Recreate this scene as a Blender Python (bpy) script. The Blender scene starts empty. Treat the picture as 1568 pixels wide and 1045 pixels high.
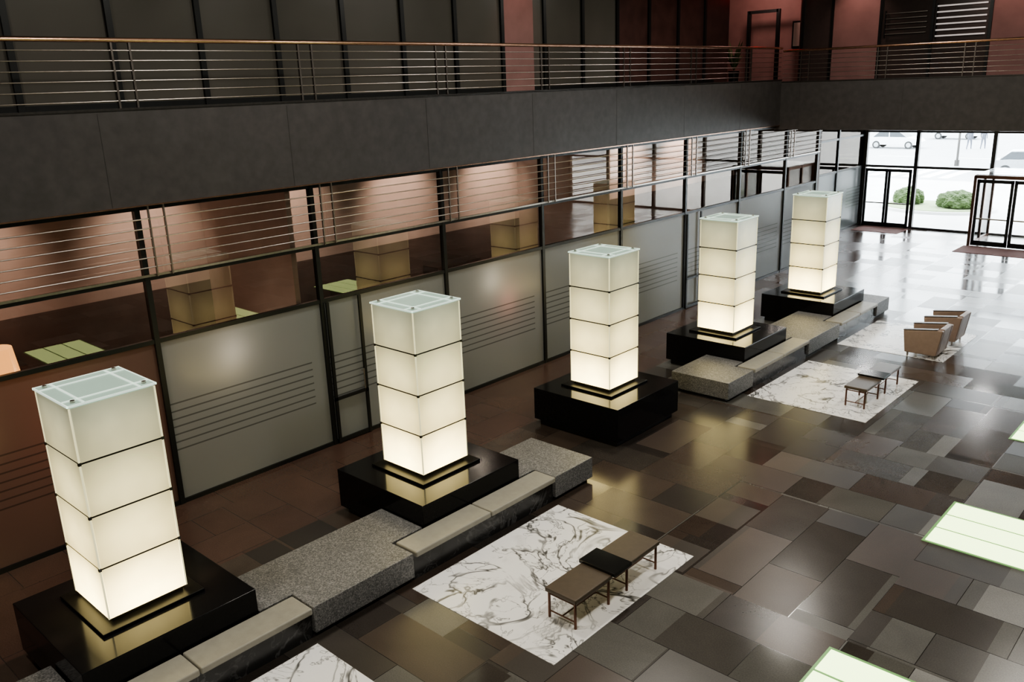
import bpy, bmesh, math, random
from mathutils import Vector, Matrix
random.seed(4)
sc=bpy.context.scene
try: sc.view_settings.look='AgX - Medium High Contrast'
except Exception: pass
# ---------------------------------------------------------------- camera
H=6.4
psi,th,ro=math.radians(43.01),math.radians(16.63),math.radians(-2.05)
F=Vector((-math.sin(psi)*math.cos(th),math.cos(psi)*math.cos(th),-math.sin(th)))
R=Vector((math.cos(psi),math.sin(psi),0));U=R.cross(F)
R2=R*math.cos(ro)+U*math.sin(ro);U2=-R*math.sin(ro)+U*math.cos(ro)
M=Matrix((( R2.x,U2.x,-F.x,0),(R2.y,U2.y,-F.y,0),(R2.z,U2.z,-F.z,H),(0,0,0,1)))
cd=bpy.data.cameras.new('camera');cd.lens=30.17;cd.sensor_width=36;cd.clip_end=400
cam=bpy.data.objects.new('camera',cd);cam.matrix_world=M;sc.collection.objects.link(cam);sc.camera=cam
# ---------------------------------------------------------------- materials
class NT:
    def __init__(s,name):
        s.m=bpy.data.materials.new(name);s.m.use_nodes=True;s.t=s.m.node_tree;s.t.nodes.clear()
        s.out=s.n('ShaderNodeOutputMaterial')
    def n(s,k,**kw):
        x=s.t.nodes.new(k)
        for a,b in kw.items(): setattr(x,a,b)
        return x
    def l(s,a,b): s.t.links.new(a,b)
    def val(s,sock,v):
        if hasattr(v,'links') or isinstance(v,bpy.types.NodeSocket): s.l(v,sock)
        else: sock.default_value=v
    def math(s,op,a,b=0.0,clamp=False):
        x=s.n('ShaderNodeMath',operation=op);x.use_clamp=clamp
        s.val(x.inputs[0],a);s.val(x.inputs[1],b);return x.outputs[0]
    def mix(s,f,a,b,bt='MIX'):
        x=s.n('ShaderNodeMix',data_type='RGBA',blend_type=bt)
        s.val(x.inputs[0],f);s.val(x.inputs[6],a);s.val(x.inputs[7],b);return x.outputs[2]
    def ramp(s,f,stops,interp='LINEAR'):
        x=s.n('ShaderNodeValToRGB');x.color_ramp.interpolation=interp
        e=x.color_ramp.elements
        while len(e)<len(stops): e.new(0.5)
        for i,(p,c) in enumerate(stops):
            e[i].position=p;e[i].color=c if len(c)==4 else (*c,1)
        s.l(f,x.inputs[0]);return x.outputs[0]
    def obj(s): return s.n('ShaderNodeTexCoord').outputs['Object']
    def sep(s,v):
        x=s.n('ShaderNodeSeparateXYZ');s.l(v,x.inputs[0]);return x.outputs
    def noise(s,v,scale,detail=3,rough=.5,dist=0):
        x=s.n('ShaderNodeTexNoise');s.l(v,x.inputs['Vector']);x.inputs['Scale'].default_value=scale
        x.inputs['Detail'].default_value=detail;x.inputs['Roughness'].default_value=rough;x.inputs['Distortion'].default_value=dist
        return x.outputs['Fac']
    def bsdf(s,col=(.5,.5,.5,1),rough=.5,metal=0,spec=.5,**kw):
        b=s.n('ShaderNodeBsdfPrincipled')
        s.val(b.inputs['Base Color'],col);s.val(b.inputs['Roughness'],rough);s.val(b.inputs['Metallic'],metal)
        b.inputs['Specular IOR Level'].default_value=spec
        for k,v in kw.items(): s.val(b.inputs[k.replace('_',' ')],v)
        return b.outputs[0]
    def done(s,sh): s.l(sh,s.out.inputs[0]);return s.m
def C(r,g,b): return (r,g,b,1)
def simple(name,col,rough=.5,metal=0,var=.12,scale=8,spec=.5,bump=0):
    t=NT(name);o=t.obj();n=t.noise(o,scale,4)
    k=t.ramp(n,[(.3,(1-var,)*3),(.7,(1.0,)*3)])
    c=t.mix(1.0,C(*col),k,'MULTIPLY')
    b=t.n('ShaderNodeBsdfPrincipled');t.l(c,b.inputs['Base Color'])
    b.inputs['Roughness'].default_value=rough;b.inputs['Metallic'].default_value=metal;b.inputs['Specular IOR Level'].default_value=spec
    if bump:
        bp=t.n('ShaderNodeBump');bp.inputs['Strength'].default_value=bump;bp.inputs['Distance'].default_value=.01
        t.l(t.noise(o,scale*6,3),bp.inputs['Height']);t.l(bp.outputs[0],b.inputs['Normal'])
    return t.done(b.outputs[0])
def emis(name,col,st,var=.1):
    t=NT(name);n=t.noise(t.obj(),2.0)
    b=t.n('ShaderNodeBsdfPrincipled');b.inputs['Base Color'].default_value=C(*[q*.6 for q in col]);b.inputs['Roughness'].default_value=.2
    b.inputs['Emission Color'].default_value=C(*col)
    t.l(t.math('ADD',t.math('MULTIPLY',n,st*var*2),st*(1-var)),b.inputs['Emission Strength'])
    return t.done(b.outputs[0])

def floor_mat():
    t=NT('stone_floor_tiles');o=t.obj();x,y,z=t.sep(o)
    def brick(rot,w,h,off):
        mp=t.n('ShaderNodeMapping');mp.inputs['Rotation'].default_value=(0,0,rot);mp.inputs['Location'].default_value=(off,off*.5,0);t.l(o,mp.inputs[0])
        b=t.n('ShaderNodeTexBrick');t.l(mp.outputs[0],b.inputs['Vector'])
        b.inputs['Color1'].default_value=C(0,0,0);b.inputs['Color2'].default_value=C(1,1,1);b.inputs['Mortar'].default_value=C(.5,.5,.5)
        b.inputs['Scale'].default_value=1;b.inputs['Mortar Size'].default_value=.005;b.inputs['Mortar Smooth'].default_value=0
        b.inputs['Brick Width'].default_value=w;b.inputs['Row Height'].default_value=h
        return b.outputs['Color'],b.outputs['Fac']
    c1,f1=brick(0,1.5,.75,.1);c2,f2=brick(math.pi/2,1.5,.75,.15)
    ch=t.n('ShaderNodeTexChecker');ch.inputs['Scale'].default_value=1/3.0
    mp=t.n('ShaderNodeMapping');mp.inputs['Location'].default_value=(.1,.1,.5);t.l(o,mp.inputs[0]);t.l(mp.outputs[0],ch.inputs[0])
    msk=ch.outputs['Fac']
    rnd=t.mix(msk,c1,c2);mor=t.mix(msk,f1,f2)
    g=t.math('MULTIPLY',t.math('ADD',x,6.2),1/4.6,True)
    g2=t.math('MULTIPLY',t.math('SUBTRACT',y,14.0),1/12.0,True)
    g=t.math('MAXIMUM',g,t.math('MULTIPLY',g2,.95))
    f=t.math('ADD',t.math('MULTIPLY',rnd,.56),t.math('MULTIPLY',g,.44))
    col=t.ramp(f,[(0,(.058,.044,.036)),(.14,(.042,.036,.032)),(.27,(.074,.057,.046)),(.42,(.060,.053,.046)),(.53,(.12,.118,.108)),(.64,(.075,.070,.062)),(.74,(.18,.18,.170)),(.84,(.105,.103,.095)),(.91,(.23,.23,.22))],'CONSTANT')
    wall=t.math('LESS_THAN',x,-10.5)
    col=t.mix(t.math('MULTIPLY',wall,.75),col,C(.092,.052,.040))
    n=t.noise(o,1.0,6,.55,1.0);col=t.mix(1,col,t.ramp(n,[(.3,(.86,.84,.82)),(.7,(1.14,1.11,1.07))]),'MULTIPLY')
    n2=t.noise(o,60,2);col=t.mix(1,col,t.ramp(n2,[(.3,(.85,.85,.85)),(.7,(1.12,1.12,1.12))]),'MULTIPLY')
    col=t.mix(mor,col,C(.03,.027,.025))
    w=t.n('ShaderNodeTexWhiteNoise',noise_dimensions='1D');t.l(t.math('MULTIPLY',rnd,37.7),w.inputs['W'])
    rg=t.math('ADD',t.math('MULTIPLY',t.math('POWER',w.outputs[0],.7),.24),.06)
    rg=t.math('ADD',rg,t.math('MULTIPLY',n,.04))
    return t.done(t.bsdf(col,rg,0,.6))
def marble_mat(name='white_marble',base=(.95,.94,.91),vein=(.05,.05,.045),sc_=1.0,gray=(.56,.54,.50)):
    t=NT(name);o=t.obj()
    def ridge(s,w,dist,det=6):
        n=t.noise(o,s*sc_,det,.6,dist);a=t.math('ABSOLUTE',t.math('SUBTRACT',n,.5));return t.ramp(a,[(0,(1,1,1)),(w*.35,(.75,.75,.75)),(w,(0,0,0))])
    a=ridge(.75,.021,1.3,4);b=ridge(1.7,.013,1.0,4);c=t.noise(o,1.4*sc_,4,.6,1)
    v=t.math('MAXIMUM',a,t.math('MULTIPLY',b,.8))
    v=t.math('MULTIPLY',v,t.ramp(t.noise(o,1.3,2),[(.36,(.3,)*3),(.53,(1,)*3)]))
    col=t.mix(t.ramp(c,[(.58,(0,0,0)),(.8,(.45,)*3)]),C(*base),C(*gray));col=t.mix(v,col,C(*vein))
    return t.done(t.bsdf(col,.25,0,.5))
def granite_mat():
    t=NT('speckled_granite');o=t.obj();v=t.n('ShaderNodeTexVoronoi');t.l(o,v.inputs['Vector']);v.inputs['Scale'].default_value=75
    g=t.n('ShaderNodeRGBToBW');t.l(v.outputs['Color'],g.inputs[0])
    col=t.ramp(g.outputs[0],[(0.15,(.085,.085,.083)),(.45,(.145,.145,.14)),(.6,(.185,.185,.177)),(.85,(.29,.28,.27))])
    return t.done(t.bsdf(col,.5))
def frosted_mat(name,col,tr):
    t=NT(name);o=t.obj();x,y,z=t.sep(o)
    s=t.math('FRACT',t.math('MULTIPLY',z,1/.13));st=t.math('LESS_THAN',s,.2)
    a=t.math('GREATER_THAN',z,.90);b=t.math('LESS_THAN',z,1.72)
    fy=t.math('LESS_THAN',t.math('FRACT',t.math('MULTIPLY',t.math('ADD',y,.55),1/3.07)),.9)
    st=t.math('MULTIPLY',t.math('MULTIPLY',st,a),t.math('MULTIPLY',b,fy))
    c=t.mix(t.math('MULTIPLY',st,.6),C(*col),C(.03,.03,.03))
    d=t.bsdf(c,.2,0,.5)
    tl=t.n('ShaderNodeBsdfTranslucent');t.l(c,tl.inputs[0])
    m=t.n('ShaderNodeMixShader');m.inputs[0].default_value=tr;t.l(d,m.inputs[1]);t.l(tl.outputs[0],m.inputs[2])
    return t.done(m.outputs[0])
def clear_mat(name,tint,refl=.10,rough=.0,k=.9):
    t=NT(name);tr=t.n('ShaderNodeBsdfTransparent')
    n=t.noise(t.obj(),.7);t.l(t.mix(n,C(*tint),C(*[q*.92 for q in tint])),tr.inputs[0])
    gl=t.n('ShaderNodeBsdfGlossy');gl.inputs['Roughness'].default_value=rough;gl.inputs[0].default_value=C(.95,.86,.78) if refl>.01 else C(.9,.9,.9)
    fr=t.n('ShaderNodeFresnel');fr.inputs[0].default_value=1.5
    m=t.n('ShaderNodeMixShader');t.l(t.math('ADD',t.math('MULTIPLY',fr.outputs[0],k),refl,True),m.inputs[0]);t.l(tr.outputs[0],m.inputs[1]);t.l(gl.outputs[0],m.inputs[2])
    return t.done(m.outputs[0])
def lantern_mat():
    t=NT('lantern_glass');o=t.obj();x,y,z=t.sep(o)
    h=t.math('MULTIPLY',z,1/2.6)
    n=t.noise(o,2.2,2)
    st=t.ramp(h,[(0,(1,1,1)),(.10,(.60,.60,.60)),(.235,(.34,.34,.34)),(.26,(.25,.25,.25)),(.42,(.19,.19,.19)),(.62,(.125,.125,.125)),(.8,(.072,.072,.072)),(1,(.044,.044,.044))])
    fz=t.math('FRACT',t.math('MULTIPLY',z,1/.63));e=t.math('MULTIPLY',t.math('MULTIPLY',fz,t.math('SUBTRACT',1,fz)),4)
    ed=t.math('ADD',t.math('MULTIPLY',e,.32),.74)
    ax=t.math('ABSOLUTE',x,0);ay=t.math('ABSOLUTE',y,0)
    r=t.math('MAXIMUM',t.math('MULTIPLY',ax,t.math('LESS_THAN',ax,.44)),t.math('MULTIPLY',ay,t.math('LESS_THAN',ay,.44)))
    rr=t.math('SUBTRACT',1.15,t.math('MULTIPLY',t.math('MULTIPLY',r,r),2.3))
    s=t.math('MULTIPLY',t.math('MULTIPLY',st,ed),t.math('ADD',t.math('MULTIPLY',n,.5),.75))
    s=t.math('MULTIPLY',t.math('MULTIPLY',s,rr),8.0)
    col=t.ramp(h,[(0,(1,.79,.34)),(.3,(1,.81,.36)),(.65,(1,.87,.44)),(.85,(.96,.89,.52)),(1,(.84,.88,.60))])
    b=t.n('ShaderNodeBsdfPrincipled');b.inputs['Base Color'].default_value=C(.34,.34,.27);b.inputs['Roughness'].default_value=.15
    t.l(col,b.inputs['Emission Color']);t.l(s,b.inputs['Emission Strength'])
    w=t.n('ShaderNodeBump');w.inputs['Strength'].default_value=.15;t.l(t.noise(o,30,2),w.inputs['Height']);t.l(w.outputs[0],b.inputs['Normal'])
    return t.done(b.outputs[0])

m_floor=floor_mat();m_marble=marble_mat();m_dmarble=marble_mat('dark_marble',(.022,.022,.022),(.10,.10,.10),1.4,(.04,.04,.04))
m_gran=granite_mat()
m_fascia=simple('fascia_granite',(.058,.053,.052),.5,0,.3,6)
m_seam=simple('fascia_joint',(.03,.028,.027),.6)
m_blk=simple('black_polished_granite',(.010,.010,.011),.12,0,.3,30,spec=.22)
m_step=simple('black_honed_granite',(.010,.010,.010),.32,0,.3,30,spec=.16)
m_toe=simple('plinth_toe_black',(.006,.006,.006),.5)
m_frame=simple('dark_bronze_frame',(.018,.020,.020),.35,.4)
m_steel=simple('brushed_steel',(.48,.44,.40),.3,1,.2,20)
m_bar=simple('satin_steel_bar',(.34,.30,.27),.38,1,.2,20)
m_post=simple('satin_steel_post',(.20,.18,.165),.4,1,.2,20)
m_dsteel=simple('dark_steel',(.10,.095,.09),.35,.9,.2,20)
m_copper=simple('bronze_handrail',(.62,.38,.27),.25,1,.2,10)
m_cush=simple('taupe_leather',(.33,.315,.26),.45,0,.12,10,bump=.1)
m_brown=simple('brown_leather',(.10,.075,.050),.35,0,.15,12,bump=.1)
m_tan=simple('tan_leather',(.36,.265,.215),.45,0,.12,10,bump=.1)
m_tand=simple('dark_leather',(.07,.05,.04),.4,0,.12,10)
m_leg=simple('bronze_leg',(.16,.085,.06),.3,.8)
m_tbl=simple('black_lacquer',(.010,.010,.010),.15)
m_frost=frosted_mat('frosted_glass',(.27,.29,.29),.35)
m_frostr=frosted_mat('frosted_glass_red_glow',(.17,.115,.098),.4)  # same frosted glass, with the red office glow tinted into its colour
m_clear=clear_mat('office_glass',(.70,.67,.63),.05,0,.8)
m_door=clear_mat('entrance_glass',(.96,.98,.98),.0)
t=NT('upper_dark_glass');o_=t.obj();n_=t.noise(o_,.5,2)
m_up=t.done(t.bsdf(t.ramp(n_,[(.3,(.088,.083,.070)),(.7,(.118,.110,.095))]),.25,0,.25))
m_lant=lantern_mat()
m_lid=emis('lantern_lid_glass',(.50,.68,.57),.40)
m_lidw=emis('lantern_lid_frame',(.78,.92,.80),.85)
m_edge=emis('lantern_glass_edge',(.90,.84,.50),.9)
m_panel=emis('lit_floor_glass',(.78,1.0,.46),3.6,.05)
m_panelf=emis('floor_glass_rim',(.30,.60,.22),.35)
m_office=simple('office_plaster',(.50,.43,.38),.8,0,.15,2)
m_officed=simple('office_dark_panel',(.12,.095,.08),.6,0,.3,2)
m_red=simple('red_plaster',(.29,.16,.145),.7,0,.2,2)
m_redp=simple('rose_wood_panel',(.085,.038,.032),.35,0,.4,3)
m_ceil=simple('ceiling_paint',(.25,.24,.23),.8)
m_wall=simple('lobby_wall_stone',(.15,.14,.135),.6,0,.25,3)
m_white=emis('blind_slat_glow',(.95,.85,.8),.45)  # slats are no lamp; their brightness is put in as emission
m_exit=emis('exit_sign_red',(1,.03,.03),5)
m_orange=emis('amber_lamp_shade',(1,.46,.15),2.0)
m_mat=simple('entrance_mat',(.20,.085,.07),.9,0,.2,20)
m_pave=simple('sidewalk_concrete',(.66,.66,.65),.8,0,.1,.6)
m_road=simple('asphalt',(.42,.43,.44),.9,0,.1,.8)
m_paint=simple('road_marking',(.85,.85,.8),.8)
m_leaf=simple('hedge_leaf',(.09,.14,.05),.8,0,.5,18,bump=.6)
m_grass=simple('lawn',(.30,.38,.20),.9,0,.3,8)
m_carw=simple('car_paint_white',(.75,.76,.78),.25);m_cars=simple('car_paint_silver',(.45,.48,.5),.25,.5)
m_carg=simple('car_window',(.06,.07,.08),.1);m_tire=simple('tyre',(.03,.03,.03),.8)
m_pants=simple('trouser_cloth',(.10,.11,.14),.8)
# ---------------------------------------------------------------- mesh builder
class B:
    def __init__(s,name,loc=(0,0,0)): s.name=name;s.bm=bmesh.new();s.loc=Vector(loc);s.mats=[]
    def mi(s,m):
        if m not in s.mats: s.mats.append(m)
        return s.mats.index(m)
    def poly(s,vs,fs,m):
        k=s.mi(m);v=[s.bm.verts.new(Vector(p)-s.loc) for p in vs]
        for f in fs:
            fc=s.bm.faces.new([v[i] for i in f]);fc.material_index=k
    def box(s,x0,x1,y0,y1,z0,z1,m,top=None):
        a,b,c,d=(0,0,0,0) if top is None else top
        v=[(x0,y0,z0),(x1,y0,z0),(x1,y1,z0),(x0,y1,z0),(x0+a,y0+c,z1),(x1-b,y0+c,z1),(x1-b,y1-d,z1),(x0+a,y1-d,z1)]
        s.poly(v,[(3,2,1,0),(4,5,6,7),(0,1,5,4),(1,2,6,5),(2,3,7,6),(3,0,4,7)],m);return s
    def tube(s,p,q,r,m,seg=10,r2=None):
        p=Vector(p);q=Vector(q);d=(q-p).normalized();a=d.orthogonal().normalized();b=d.cross(a);r2=r if r2 is None else r2
        vs=[];n=seg
        for c,rr in((p,r),(q,r2)):
            for i in range(n):
                t=2*math.pi*i/n;vs.append(c+a*math.cos(t)*rr+b*math.sin(t)*rr)
        fs=[(i,(i+1)%n,n+(i+1)%n,n+i) for i in range(n)]+[tuple(range(n-1,-1,-1)),tuple(range(n,2*n))]
        s.poly(vs,fs,m);return s
    def prism(s,prof,axis,a,b,m):
        def P(u,v,w): return {'x':(w,u,v),'y':(u,w,v),'z':(u,v,w)}[axis]
        n=len(prof);vs=[P(u,v,a) for u,v in prof]+[P(u,v,b) for u,v in prof]
        s.poly(vs,[(i,(i+1)%n,n+(i+1)%n,n+i) for i in range(n)]+[tuple(range(n-1,-1,-1)),tuple(range(n,2*n))],m);return s
    def end(s,bevel=0,smooth=False,seg=2):
        bmesh.ops.recalc_face_normals(s.bm,faces=s.bm.faces)
        me=bpy.data.meshes.new(s.name);s.bm.to_mesh(me);s.bm.free()
        for m in s.mats: me.materials.append(m)
        o=bpy.data.objects.new(s.name,me);o.location=s.loc;sc.collection.objects.link(o)
        if bevel:
            b=o.modifiers.new('bevel','BEVEL');b.width=bevel;b.segments=seg;b.limit_method='ANGLE'
        if smooth:
            for p in me.polygons: p.use_smooth=True
        return o
def par(parent,*kids):
    for k in kids:
        k.parent=parent;k.matrix_parent_inverse=Matrix.Translation(-Vector(parent.location))
def empty(name,loc=(0,0,0)):
    e=bpy.data.objects.new(name,None);e.location=loc;sc.collection.objects.link(e);return e
# ---------------------------------------------------------------- shell
WX=-12.76;SX=-12.6;FY=26.2;DY=37.9;CZ=9.8;RX=5.0;BY=-6.0
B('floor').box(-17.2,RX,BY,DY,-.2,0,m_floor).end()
B('ceiling').box(-17.2,RX,BY,DY+.2,CZ,CZ+.2,m_ceil).end()
B('wall_right').box(RX,RX+.2,BY,DY+.2,-.2,CZ,m_wall).end()
B('wall_back').box(-17.2,RX,BY-.2,BY,-.2,CZ,m_wall).end()
b=B('wall_outer_left');b.box(-17.4,-17.2,BY,DY+.2,-.2,CZ,m_officed);b.end()
B('wall_entrance_upper').box(-17.2,RX,DY,DY+.2,4.76,CZ,m_wall).end()
b=B('mezzanine_slab_left')
b.box(-17.2,SX,BY,FY,4.87,6.24,m_fascia)
y=-4.0
while y<FY-1:
    b.box(SX,SX+.003,y,y+.005,4.9,6.2,m_seam);y+=3.07
b.box(SX,SX+.02,BY,FY,4.87,4.89,m_copper)
b.box(SX-.2,SX+.015,BY,FY+.0,6.24,6.27,m_dsteel)
b.end()
b=B('mezzanine_slab_far')
b.box(-17.2,RX,FY,DY,4.76,6.18,m_fascia)
x=-12.0
while x<RX-1:
    b.box(x,x+.005,FY-.003,FY,4.8,6.15,m_seam);x+=3.07
b.box(SX,RX,FY-.015,FY+.2,6.18,6.21,m_dsteel)
b.end()
def rail(name,axis,c,a,bnd,z0,ztop,posts,nb):
    b=B(name)
    def P(t,z,off=0): return (c+off,t,z) if axis=='y' else (t,c+off,z)
    for i in range(nb):
        z=z0+.10+(ztop-z0-.24)*i/(nb-1)
        b.tube(P(a,z),P(bnd,z),.008,m_bar,8)
    for t in posts:
        for d in (-.13,.13):
            if axis=='y': b.box(c-.03,c+.012,t+d-.014,t+d+.014,z0,ztop-.02,m_post)
            else: b.box(t+d-.014,t+d+.014,c-.012,c+.03,z0,ztop-.02,m_post)
    b.tube(P(a,ztop),P(bnd,ztop),.034,m_copper,14)
    return b.end()
MY=[5.6+3.07*i for i in range(-3,9)]
rail('balcony_railing','y',SX-.04,BY,FY,6.27,7.19,[m+.1 for m in MY if m<FY-.5],6)
rail('balcony_railing','x',FY+.04,SX,RX,6.21,7.1,[-11.9+2.3*i for i in range(8)],6)
# ---------------------------------------------------------------- ground floor office partition
END=29.6
mull=[m for m in MY if m<END]
b=B('wall_left')   # storefront framing
for m in mull:
    b.box(WX-.05,WX+.05,m-.04,m+.04,0,4.87,m_frame)
for z,h in((0.0,.07),(2.75,.07),(3.74,.05),(4.80,.07)):
    b.box(WX-.04,WX+.04,BY,END,z,z+h,m_frame)
b.box(WX-.05,WX+.05,END-.1,END,0,4.76,m_frame)
b.end()
tr=B('trim_1');tr.box(WX+.045,WX+.075,BY,END,3.80,3.835,m_steel);tr.end()
def sheet(b,x,y0,y1,z0,z1,m): b.poly([(x,y0,z0),(x,y1,z0),(x,y1,z1),(x,y0,z1)],[(0,1,2,3)],m)
b=B('window_1')
edges=[BY]+mull+[END]
for a,c in zip(edges[:-1],edges[1:]):
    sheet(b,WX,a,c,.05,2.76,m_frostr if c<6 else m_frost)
b.end()
b=B('window_2');sheet(b,WX,BY,END,2.82,3.74,m_clear);sheet(b,WX,BY,END,3.79,4.8,m_clear);b.end()
b=B('railing_reflection_bars')  # solid bars and posts standing in for the railing's reflection in the glass
for i in range(6):
    z=3.95+.145*i
    b.tube((WX+.11,BY,z),(WX+.11,END,z),.010,m_steel,8)
for m in mull:
    for d in(.14,.38): b.box(WX+.09,WX+.12,m+d-.012,m+d+.012,3.80,4.87,m_bar)
b.end()
for i,y0 in enumerate((8.72,20.99)):
    b=B('door_%d'%(i+3))
    b.box(WX+.052,WX+.09,y0,y0+.06,.02,2.75,m_frame);b.box(WX+.052,WX+.09,y0+.72,y0+.78,.02,2.75,m_frame)
    b.box(WX+.052,WX+.09,y0,y0+.78,.86,.92,m_frame)
    b.box(WX+.052,WX+.08,y0,y0+.78,.02,.1,m_frame)
    b.tube((WX+.15,y0+.66,.95),(WX+.15,y0+.66,1.35),.012,m_steel)
    b.tube((WX+.07,y0+.66,1.0),(WX+.15,y0+.66,1.0),.008,m_steel);b.tube((WX+.07,y0+.66,1.3),(WX+.15,y0+.66,1.3),.008,m_steel)
    b.end()
b=B('wall_office_back');b.box(-15.9,-15.8,BY,END,0,2.9,m_officed);b.box(-15.9,-15.8,BY,END,2.9,4.87,m_office);b.end()
b=B('wall_office_end');b.box(-17.2,WX+.05,END,END+.12,0,4.76,m_officed);b.end()
for i,yy in enumerate((-1.0,8.2,17.4)):
    b=B('wall_office_partition_%d'%i);b.box(-15.8,WX-.06,yy,yy+.1,0,4.87,m_office);b.end()
for yy in (3.0,11.0,13.8,19.2,22.3):
    b=B('office_cabinet');b.box(-15.78,-15.25,yy,yy+1.5,.06,2.2,m_officed);b.box(-15.74,-15.3,yy+.04,yy+1.46,0,.06,m_toe)
    for k in range(3): b.box(-15.25,-15.235,yy+.03+k*.49,yy+.46+k*.49,.1,2.16,m_redp)
    b.end(.006)
b=B('amber_floor_lamp',(-13.6,3.62,0));b.tube((-13.6,3.62,0),(-13.6,3.62,.03),.18,m_frame,20);b.tube((-13.6,3.62,.03),(-13.6,3.62,2.5),.015,m_frame)
b.tube((-13.6,3.62,2.3),(-13.6,3.62,3.0),.30,m_orange,24,.22);b.end()
b=B('wall_entrance_side')
EX=-14.3
for yy in (29.8,32.4,35.1,37.8): b.box(EX-.05,EX+.05,yy-.05,yy+.05,0,4.76,m_frame)
for z in (0,2.5,3.8): b.box(EX-.04,EX+.04,29.72,DY,z,z+.08,m_frame)
b.end()
b=B('window_3');sheet(b,EX,29.72,DY,.08,2.5,m_frost);sheet(b,EX,29.72,DY,2.58,4.76,m_clear);b.end()
posts=[-14.2,-12.1,-9.24,-6.4,-3.5,-.6,2.3,4.9]
b=B('wall_entrance')
for p in posts: b.box(p-.07,p+.07,DY-.12,DY+.05,0,4.76,m_dsteel)
b.box(EX,RX,DY-.06,DY+.02,2.5,2.6,m_dsteel);b.box(EX,RX,DY-.06,DY+.02,0,.08,m_dsteel);b.box(EX,RX,DY-.06,DY+.02,3.95,4.03,m_dsteel)
b.box(-17.2,EX-.05,DY-.1,DY+.1,0,4.76,m_wall)
b.end()
b=B('window_4')
b.box(-14.2,RX,DY-.01,DY+.01,2.6,4.76,m_door)
b.end()
b=B('window_5');b.box(-12.03,-9.31,DY-.01,DY+.01,.08,2.5,m_door);b.end()
b=B('window_6');b.box(-6.33,RX,DY-.01,DY+.01,.08,2.5,m_door);b.end()
def dblleaf(b,x0,x1,y):
    mid=(x0+x1)/2
    for a,c in((x0,mid-.01),(mid+.01,x1)):
        b.box(a,a+.1,y-.03,y+.03,.02,2.46,m_frame);b.box(c-.1,c,y-.03,y+.03,.02,2.46,m_frame)
        b.box(a,c,y-.03,y+.03,2.34,2.46,m_frame);b.box(a,c,y-.03,y+.03,.02,.2,m_frame)
        b.box(a+.1,c-.1,y-.006,y+.006,.2,2.34,m_door)
        b.box(a+.1,c-.1,y-.05,y-.03,1.0,1.05,m_steel)
b=B('door_1');dblleaf(b,-14.1,-12.2,DY-.16);b.end()
b=B('door_2')
vx0,vx1,vy=-9.1,-6.5,35.2
for x in(vx0,vx1):
    for yy in (vy,36.5,DY-.2): b.box(x-.05,x+.05,yy-.05,yy+.05,0,2.6,m_leg)
    b.box(x-.04,x+.04,vy,DY-.15,2.5,2.62,m_leg);b.box(x-.006,x+.006,vy,DY-.15,.05,2.5,m_door);b.box(x-.04,x+.04,vy,DY-.15,0,.1,m_leg)
b.box(vx0,vx1,vy-.05,vy+.05,2.5,2.62,m_leg)
dblleaf(b,vx0+.07,vx1-.07,vy);b.box(vx0,vx1,vy,DY-.15,2.62,2.66,m_door);b.end()
b=B('entrance_mat');b.box(-14.0,-12.1,36.3,37.7,0,.012,m_mat);b.end()
b=B('entrance_mat');b.box(-9.2,-6.3,33.6,35.0,0,.012,m_mat);b.end()
# ---------------------------------------------------------------- mezzanine upper walls
UX=-14.6
b=B('wall_left_upper')
y=6.45-1.535*8
while y<26:
    b.box(UX-.03,UX,y,y+1.535,6.24,CZ,m_redp if (19<y<26) else m_up)
    b.box(UX-.06,UX+.06,y-.05,y+.05,6.24,CZ,m_frame);y+=1.535
b.box(UX,UX+.05,15.7,16.75,6.24,CZ,m_red)
b.box(UX-.03,UX+.03,BY,25.5,6.24,6.34,m_frame);b.end()
b=B('wall_far_upper')
xs=[-13.3,-12.3,-10.75,-9.2,-7.6,-6.3,-4.8,-3.3,-1.8,-.3,1.2,2.7,5.0]
m_up2=simple('tinted_glass_panel',(.06,.046,.042),.2)
for i,(a,c) in enumerate(zip(xs[:-1],xs[1:])):
    b.box(a,c,29.0,29.06,6.18,CZ,[m_up2,m_red,m_up2,m_up2,m_red,m_redp][i%6])
    b.box(a-.04,a+.04,28.95,29.06,6.18,CZ,m_frame)
b.end()
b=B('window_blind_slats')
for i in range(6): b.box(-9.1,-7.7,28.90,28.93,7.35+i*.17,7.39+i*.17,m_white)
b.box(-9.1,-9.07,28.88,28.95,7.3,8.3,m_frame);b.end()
b=B('window_blind_slats')
for i in range(5): b.box(-10.6,-9.35,28.90,28.93,7.5+i*.15,7.52+i*.15,m_steel)
b.box(-10.6,-10.57,28.88,28.95,7.4,8.2,m_frame);b.end()
b=B('wall_lounge_back');b.box(-17.2,-13.3,30.4,30.5,6.18,CZ,m_red);b.box(-13.4,-13.3,29,30.5,6.18,CZ,m_redp);b.end()
b=B('lounge_door_frame')
for x in(-15.6,-14.5): b.box(x-.06,x+.06,29.6,29.7,6.18,8.6,m_frame)
b.box(-15.6,-14.5,29.6,29.7,8.5,8.6,m_frame);b.end()
b=B('framed_picture');b.box(-14.3,-13.8,30.34,30.4,7.3,8.2,m_frame);b.box(-14.24,-13.86,30.32,30.34,7.36,8.14,m_office);b.end()
b=B('exit_sign');b.box(-13.85,-13.45,28.6,28.66,9.0,9.2,m_exit);b.box(-13.7,-13.6,28.6,28.66,9.2,CZ,m_frame);b.end()
b=B('potted_plant');b.tube((-16.0,29.4,6.19),(-16.0,29.4,6.6),.16,m_frame,16,.2)
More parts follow.
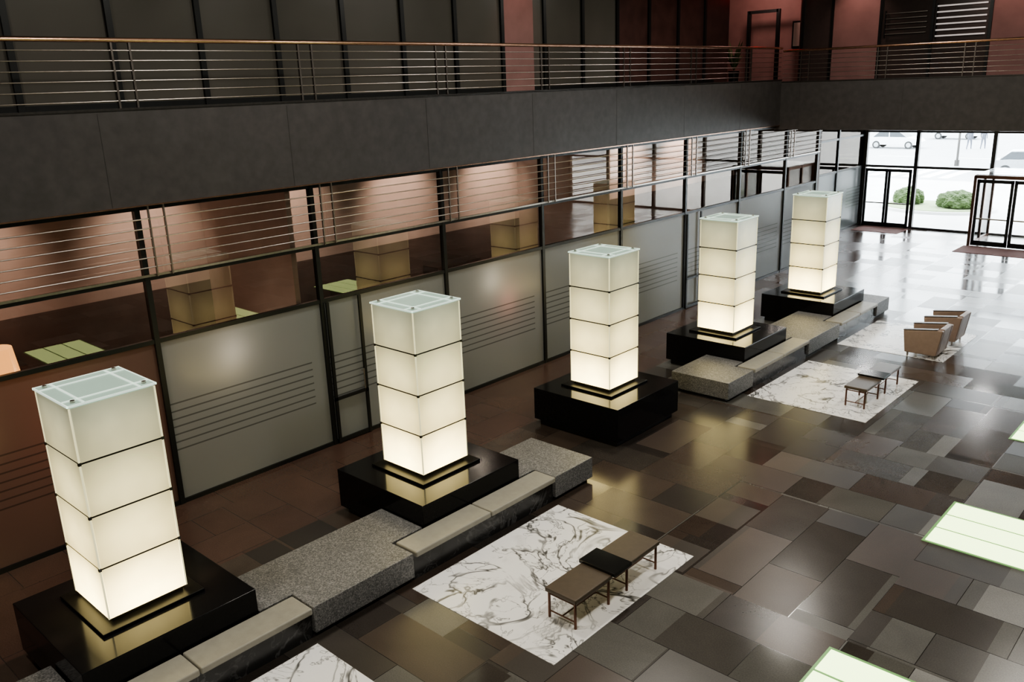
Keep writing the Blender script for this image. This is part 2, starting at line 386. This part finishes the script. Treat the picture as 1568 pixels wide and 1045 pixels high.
for k in range(26):
    a=random.random()*6.28;r=.25+.3*random.random();h=6.9+random.random()*.9
    p=Vector((-16,29.4,6.6));q=Vector((-16+r*math.cos(a),29.4+r*math.sin(a),h));d=(q-p).cross(Vector((0,0,1))).normalized()*.05;md=(p+q)/2+Vector((0,0,.12))
    b.poly([p,md+d,q,md-d],[(0,1,2,3)],m_leaf)
b.end()
# ---------------------------------------------------------------- lanterns and plinths
LX=-9.47;LY=[3.4,8.08,12.75,17.45,22.15]
HS=.457;TH=.63
for cy in LY:
    b=B('lantern_plinth',(LX+.05,cy,0));x0,x1=-10.42,-8.43
    b.box(x0+.08,x1-.08,cy-.93,cy+.93,0,.12,m_toe);b.box(x0,x1,cy-1.01,cy+1.01,.12,.75,m_blk)
    b.box(LX-.60,LX+.60,cy-.60,cy+.60,.75,.79,m_step)
    b.end(.008)
    z0=.795
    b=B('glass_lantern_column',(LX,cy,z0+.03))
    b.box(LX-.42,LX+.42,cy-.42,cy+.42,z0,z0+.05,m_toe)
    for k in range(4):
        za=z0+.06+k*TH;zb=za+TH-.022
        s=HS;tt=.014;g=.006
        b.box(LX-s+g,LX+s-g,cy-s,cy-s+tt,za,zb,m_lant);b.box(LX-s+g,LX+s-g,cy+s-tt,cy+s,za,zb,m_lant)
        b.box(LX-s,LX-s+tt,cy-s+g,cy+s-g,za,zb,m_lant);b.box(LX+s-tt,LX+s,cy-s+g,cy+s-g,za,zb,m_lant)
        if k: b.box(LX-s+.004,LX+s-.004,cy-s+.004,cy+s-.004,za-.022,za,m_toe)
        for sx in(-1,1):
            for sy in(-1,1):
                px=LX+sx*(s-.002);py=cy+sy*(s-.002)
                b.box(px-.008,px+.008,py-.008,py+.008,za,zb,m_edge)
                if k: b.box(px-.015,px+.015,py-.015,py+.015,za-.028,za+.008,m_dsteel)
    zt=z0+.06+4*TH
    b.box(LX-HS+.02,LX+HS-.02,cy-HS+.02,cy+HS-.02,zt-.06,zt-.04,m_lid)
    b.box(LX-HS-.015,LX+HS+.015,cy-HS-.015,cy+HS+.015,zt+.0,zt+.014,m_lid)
    for q in(.30,):
        for a,c in((-q-.012,-q+.012),(q-.012,q+.012)):
            b.box(LX+a,LX+c,cy-HS,cy+HS,zt+.014,zt+.022,m_lidw);b.box(LX-HS,LX+HS,cy+a,cy+c,zt+.014,zt+.022,m_lidw)
    for a in(-1,1):
        b.box(LX+a*(HS+.012)-.008,LX+a*(HS+.012)+.008,cy-HS-.02,cy+HS+.02,zt-.004,zt+.018,m_lidw)
        b.box(LX-HS-.02,LX+HS+.02,cy+a*(HS+.012)-.008,cy+a*(HS+.012)+.008,zt-.004,zt+.018,m_lidw)
        for c in(-1,1): b.tube((LX+a*.38,cy+c*.38,zt+.01),(LX+a*.38,cy+c*.38,zt+.04),.025,m_steel,12)
    b.end()
# ---------------------------------------------------------------- granite bench runs
def run(blocks,cushions):
    e=empty('granite_bench',(-8.6,blocks[0][0],0))
    kids=[]
    b=B('granite_block')
    for (y0,y1,ya,yb) in blocks:
        pr=[(-9.35,ya),(-8.45,ya),(-8.45,y0),(-8.0,y0),(-8.0,y1),(-8.45,y1),(-8.45,yb),(-9.35,yb)]
        pr2=[]
        for p in pr:
            if not pr2 or pr2[-1]!=p: pr2.append(p)
        b.prism(pr2,'z',.07,.43,m_gran)
        b.box(-9.3,-8.08,y0+.04,y1-.04,0,.07,m_toe)
    kids.append(b.end(.008))
    b=B('marble_base')
    for y0,y1 in cushions: b.box(-8.40,-8.05,y0,y1,0,.36,m_dmarble)
    kids.append(b.end())
    b=B('cushion')
    for y0,y1 in cushions:
        md=(y0+y1)/2
        for a,c in((y0+.01,md-.008),(md+.008,y1-.01)): b.box(-8.40,-7.97,a,c,.36,.445,m_cush)
    kids.append(b.end(.02,seg=3))
    par(e,*kids)
run([(.2,1.93,-.4,2.37),(4.89,6.49,4.43,7.05),(9.47,10.43,9.11,10.43)],[(1.95,4.87),(6.51,9.45)])
run([(14.98,16.04,14.98,16.42),(18.77,20.55,18.48,21.12),(23.02,23.9,23.02,23.9)],[(16.06,18.75),(20.57,23.0)])
# ---------------------------------------------------------------- marble insets & lit floor panels
for k,(y0,y1) in enumerate(((1.8,4.83),(6.35,9.4),(15.62,18.57),(20.2,22.9))):
    b=B('marble_floor_inset');b.box(-7.9,-5.45,y0,y1,0,.006,m_marble);b.end()
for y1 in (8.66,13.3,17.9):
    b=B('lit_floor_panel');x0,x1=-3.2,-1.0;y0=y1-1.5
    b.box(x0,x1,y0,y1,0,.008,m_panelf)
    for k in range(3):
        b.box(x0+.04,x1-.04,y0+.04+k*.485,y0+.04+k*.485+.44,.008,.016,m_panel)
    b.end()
# ---------------------------------------------------------------- upholstered benches with table
def otto(x0,x1,y0,y1):
    e=empty('upholstered_bench_with_table',((x0+x1)/2,(y0+y1)/2,0));ym=(y0+y1)/2;kids=[]
    b=B('seat')
    for a,c in((y0,ym-.16),(ym+.16,y1)): b.box(x0,x1,a,c,.37,.43,m_brown)
    kids.append(b.end(.014,seg=3))
    b=B('table_top');b.box(x0-.03,x1+.05,ym-.19,ym+.19,.42,.47,m_tbl);kids.append(b.end(.004))
    b=B('legs')
    for (a,c) in((y0+.04,ym-.2),(ym+.2,y1-.04)):
        for x in(x0+.04,x1-.04):
            for y in(a,c): b.tube((x,y,.006),(x,y,.37),.018,m_leg)
        for y in(a,c): b.tube((x0+.04,y,.34),(x1-.04,y,.34),.012,m_leg)
        for x in(x0+.04,x1-.04): b.tube((x,a,.34),(x,c,.34),.012,m_leg)
        b.tube(((x0+x1)/2,a,.10),((x0+x1)/2,c,.10),.010,m_leg)
        for y in(a,c): b.tube((x0+.04,y,.10),(x1-.04,y,.10),.010,m_leg)
    kids.append(b.end());par(e,*kids)
otto(-6.13,-5.64,7.0,8.83);otto(-6.15,-5.7,16.25,18.15)
# ---------------------------------------------------------------- armchairs
def chair(x0,x1,y0,y1):
    e=empty('club_armchair',((x0+x1)/2,(y0+y1)/2,0));kids=[]
    b=B('shell')
    for a in(y0,y1-.11):
        b.prism([(x0+.06,.10),(x1-.10,.10),(x1,.72),(x1-.12,.72),(x0,.62)],'y',a,a+.11,m_tan)
    b.prism([(x1-.20,.10),(x1-.10,.10),(x1+.0,.74),(x1-.11,.74)],'y',y0+.11,y1-.11,m_tan)
    b.box(x0+.06,x1-.16,y0+.11,y1-.11,.10,.28,m_tan)
    kids.append(b.end(.025,seg=3))
    b=B('seat_cushion');b.box(x0+.02,x1-.19,y0+.115,y1-.115,.28,.43,m_tand);kids.append(b.end(.03,seg=3))
    b=B('arm_caps')
    for a in(y0-.005,y1-.115):
        b.prism([(x0+.0,.622),(x1-.12,.722),(x1-.12,.74),(x0+.0,.64)],'y',a,a+.12,m_tand)
    kids.append(b.end(.004))
    b=B('legs')
    for x in(x0+.12,x1-.18):
        for y in(y0+.06,y1-.06): b.tube((x,y,.006),(x,y,.10),.018,m_steel,10,.024)
    kids.append(b.end());par(e,*kids)
chair(-6.38,-5.52,20.2,20.98);chair(-6.38,-5.52,21.6,22.38)
# ---------------------------------------------------------------- exterior
b=B('sidewalk');b.box(-70,50,DY+.2,56,-.2,-.02,m_pave);b.end()
b=B('street');b.box(-120,60,56,150,-.3,-.12,m_road)
for k in range(30): b.box(-110+k*6,-107+k*6,72,72.2,-.12,-.11,m_paint)
for k in range(9): b.box(-26+k*1.1,-25.4+k*1.1,58,64,-.12,-.11,m_paint)
b.end()
b=B('lawn_bed')
n=40;b.prism([(-13.0+2.6*math.cos(2*math.pi*i/n),44.2+2.0*math.sin(2*math.pi*i/n)) for i in range(n)],'z',-.02,.1,m_pave)
b.prism([(-13.0+2.4*math.cos(2*math.pi*i/n),44.2+1.8*math.sin(2*math.pi*i/n)) for i in range(n)],'z',.1,.13,m_grass);b.end()
def shrub(x,y,rx,ry,rz,z):
    bm=bmesh.new();bmesh.ops.create_icosphere(bm,subdivisions=5,radius=1)
    for v in bm.verts:
        k=1+.10*math.sin(9*v.co.x+3*v.co.y)*math.cos(8*v.co.y+5*v.co.z)+random.uniform(-.06,.06)
        v.co=Vector((v.co.x*rx*k,v.co.y*ry*k,v.co.z*rz*k if v.co.z>-.5 else -.5*rz))
    me=bpy.data.meshes.new('hedge_shrub');bm.to_mesh(me);bm.free();me.materials.append(m_leaf)
    o=bpy.data.objects.new('hedge_shrub',me);o.location=(x,y,z+rz*.56);sc.collection.objects.link(o)
shrub(-12.0,44.0,.95,.7,.5,.13);shrub(-14.4,44.4,.7,.6,.5,.13)
def car(x,y,mat,ang=0):
    b=B('parked_car',(0,0,0));w=.9
    body=[(-2.2,.35),(-2.25,.75),(-1.9,.95),(-1.2,1.0),(1.0,1.0),(2.0,.85),(2.25,.6),(2.2,.35)]
    cab=[(-1.7,.98),(-1.15,1.45),(.45,1.48),(1.15,.98)]
    b.prism(body,'y',-w,w,mat);b.prism(cab,'y',-w+.1,w-.1,m_carg);b.prism([(-1.15,1.44),(-1.1,1.5),(.4,1.52),(.47,1.46)],'y',-w+.12,w-.12,mat)
    b.box(-.35,-.27,-w+.09,w-.09,.98,1.46,mat)
    for wx in(-1.35,1.4):
        for s in(-1,1): b.tube((wx,s*(w-.2),.33),(wx,s*(w+.02),.33),.33,m_tire,20);b.tube((wx,s*(w+.02),.33),(wx,s*(w+.03),.33),.2,m_cars,16)
    o=b.end(.04);o.location=(x,y,-.12);o.rotation_euler=(0,0,ang)
car(-27.5,80,m_carw);car(-33,79,m_cars);car(-13,62,m_cars,.2);car(-26,92,m_carw);car(-6,70,m_carw)
b=B('street_pole');b.tube((-18.4,66,-.119),(-18.4,66,6),.08,m_dsteel,12,.06);b.tube((-18.4,66,-.119),(-18.4,66,.3),.16,m_dsteel,12);b.box(-18.9,-17.9,65.95,66.02,4.8,5.3,m_frame);b.end()
def person(x,y):
    e=empty('walking_person',(x,y,-.12))
    pts=[(0,0,.95,.14),(0,0,1.2,.13),(0,0,1.42,.16),(0,0,1.53,.06),(0,0,1.66,.10),(0,0,1.75,.08),
     (.09,.02,.9,.09),(.1,.18,.5,.065),(.1,.22,.09,.045),(.1,.34,.05,.035),(-.09,-.02,.9,.09),(-.1,-.05,.5,.065),(-.1,-.28,.12,.045),(-.1,-.2,.04,.035),
     (.2,0,1.40,.06),(.25,-.1,1.13,.045),(.25,.0,.88,.035),(-.2,0,1.40,.06),(-.25,.1,1.13,.045),(-.25,.25,.92,.035)]
    ed=[(0,1),(1,2),(2,3),(3,4),(4,5),(0,6),(6,7),(7,8),(8,9),(0,10),(10,11),(11,12),(12,13),(2,14),(14,15),(15,16),(2,17),(17,18),(18,19)]
    me=bpy.data.meshes.new('body');me.from_pydata([p[:3] for p in pts],ed,[]);me.materials.append(m_pants);o=bpy.data.objects.new('body',me);o.location=(x,y,-.12);sc.collection.objects.link(o)
    sk=o.modifiers.new('skin','SKIN')
    for i,p in enumerate(pts): me.skin_vertices[0].data[i].radius=(p[3],p[3])
    me.skin_vertices[0].data[0].use_root=True
    o.modifiers.new('sub','SUBSURF').levels=1
    par(e,o)
person(-21.5,80);person(-20.6,80.6)
# ---------------------------------------------------------------- lights
def area(name,loc,rot,sx,sy,pw,col):
    l=bpy.data.lights.new(name,'AREA');l.shape='RECTANGLE';l.size=sx;l.size_y=sy;l.energy=pw;l.color=col
    o=bpy.data.objects.new(name,l);o.location=loc;o.rotation_euler=rot;sc.collection.objects.link(o);return o
def spot(name,loc,tgt,pw,col,ang=80,blend=.8,r=.05):
    l=bpy.data.lights.new(name,'SPOT');l.energy=pw;l.color=col;l.spot_size=math.radians(ang);l.spot_blend=blend;l.shadow_soft_size=r
    o=bpy.data.objects.new(name,l);o.location=loc;o.rotation_euler=(Vector(tgt)-Vector(loc)).to_track_quat('-Z','Y').to_euler();sc.collection.objects.link(o)
def point(name,loc,pw,col,r=.1):
    l=bpy.data.lights.new(name,'POINT');l.energy=pw;l.color=col;l.shadow_soft_size=r
    o=bpy.data.objects.new(name,l);o.location=loc;sc.collection.objects.link(o)
for i,y in enumerate((1,8,15,22)):
    for x in(-9.5,-3.0):
        b=B('ceiling_light_fixture');b.box(x-.5,x+.5,y-.5,y+.5,CZ-.10,CZ,m_frame);b.end()
        area('atrium_lamp',(x,y,CZ-.13),(0,0,0),.8,.8,225,(1,.94,.85))
for i,m in enumerate(MY[:-1]):
    y=m+1.5
    spot('office_washer',(-14.4,y,4.8),(-15.8,y,3.9),165+max(0,i-4)*75,(1,.74,.62),90)
for y in(1.5,4.2):
    point('office_glow',(-13.6,y,1.9),18,(1,.24,.14))
point('office_glow',(-13.15,6.85,2.3),18,(1,.80,.64),.05);point('office_glow',(-13.15,13.1,2.35),18,(1,.82,.65),.05);point('office_glow',(-13.15,13.6,1.8),13,(1,.34,.26),.05)
for y in(10.5,19.3,22.5): point('office_glow',(-14.0,y,2.2),6,(1,.85,.7))
for x in (-11.4,-7.0,-3): spot('mezz_downlight',(x,28.0,9.7),(x,29,7.2),110,(1,.66,.60),80)
point('lounge_lamp',(-15.0,28.6,9.2),90,(1,.65,.58),.2)
spot('mezz_downlight',(-13.6,16.2,9.7),(-14.6,16.2,7.0),70,(1,.62,.55),60)
for x in(-11,-7,-3): area('soffit_lamp',(x,31,4.7),(0,0,0),.6,.6,70,(1,.97,.95))
w=bpy.data.worlds.new('world');sc.world=w;w.use_nodes=True;nt=w.node_tree
bg=nt.nodes['Background'];bg.inputs[0].default_value=(.90,.95,1,1);bg.inputs[1].default_value=14.0
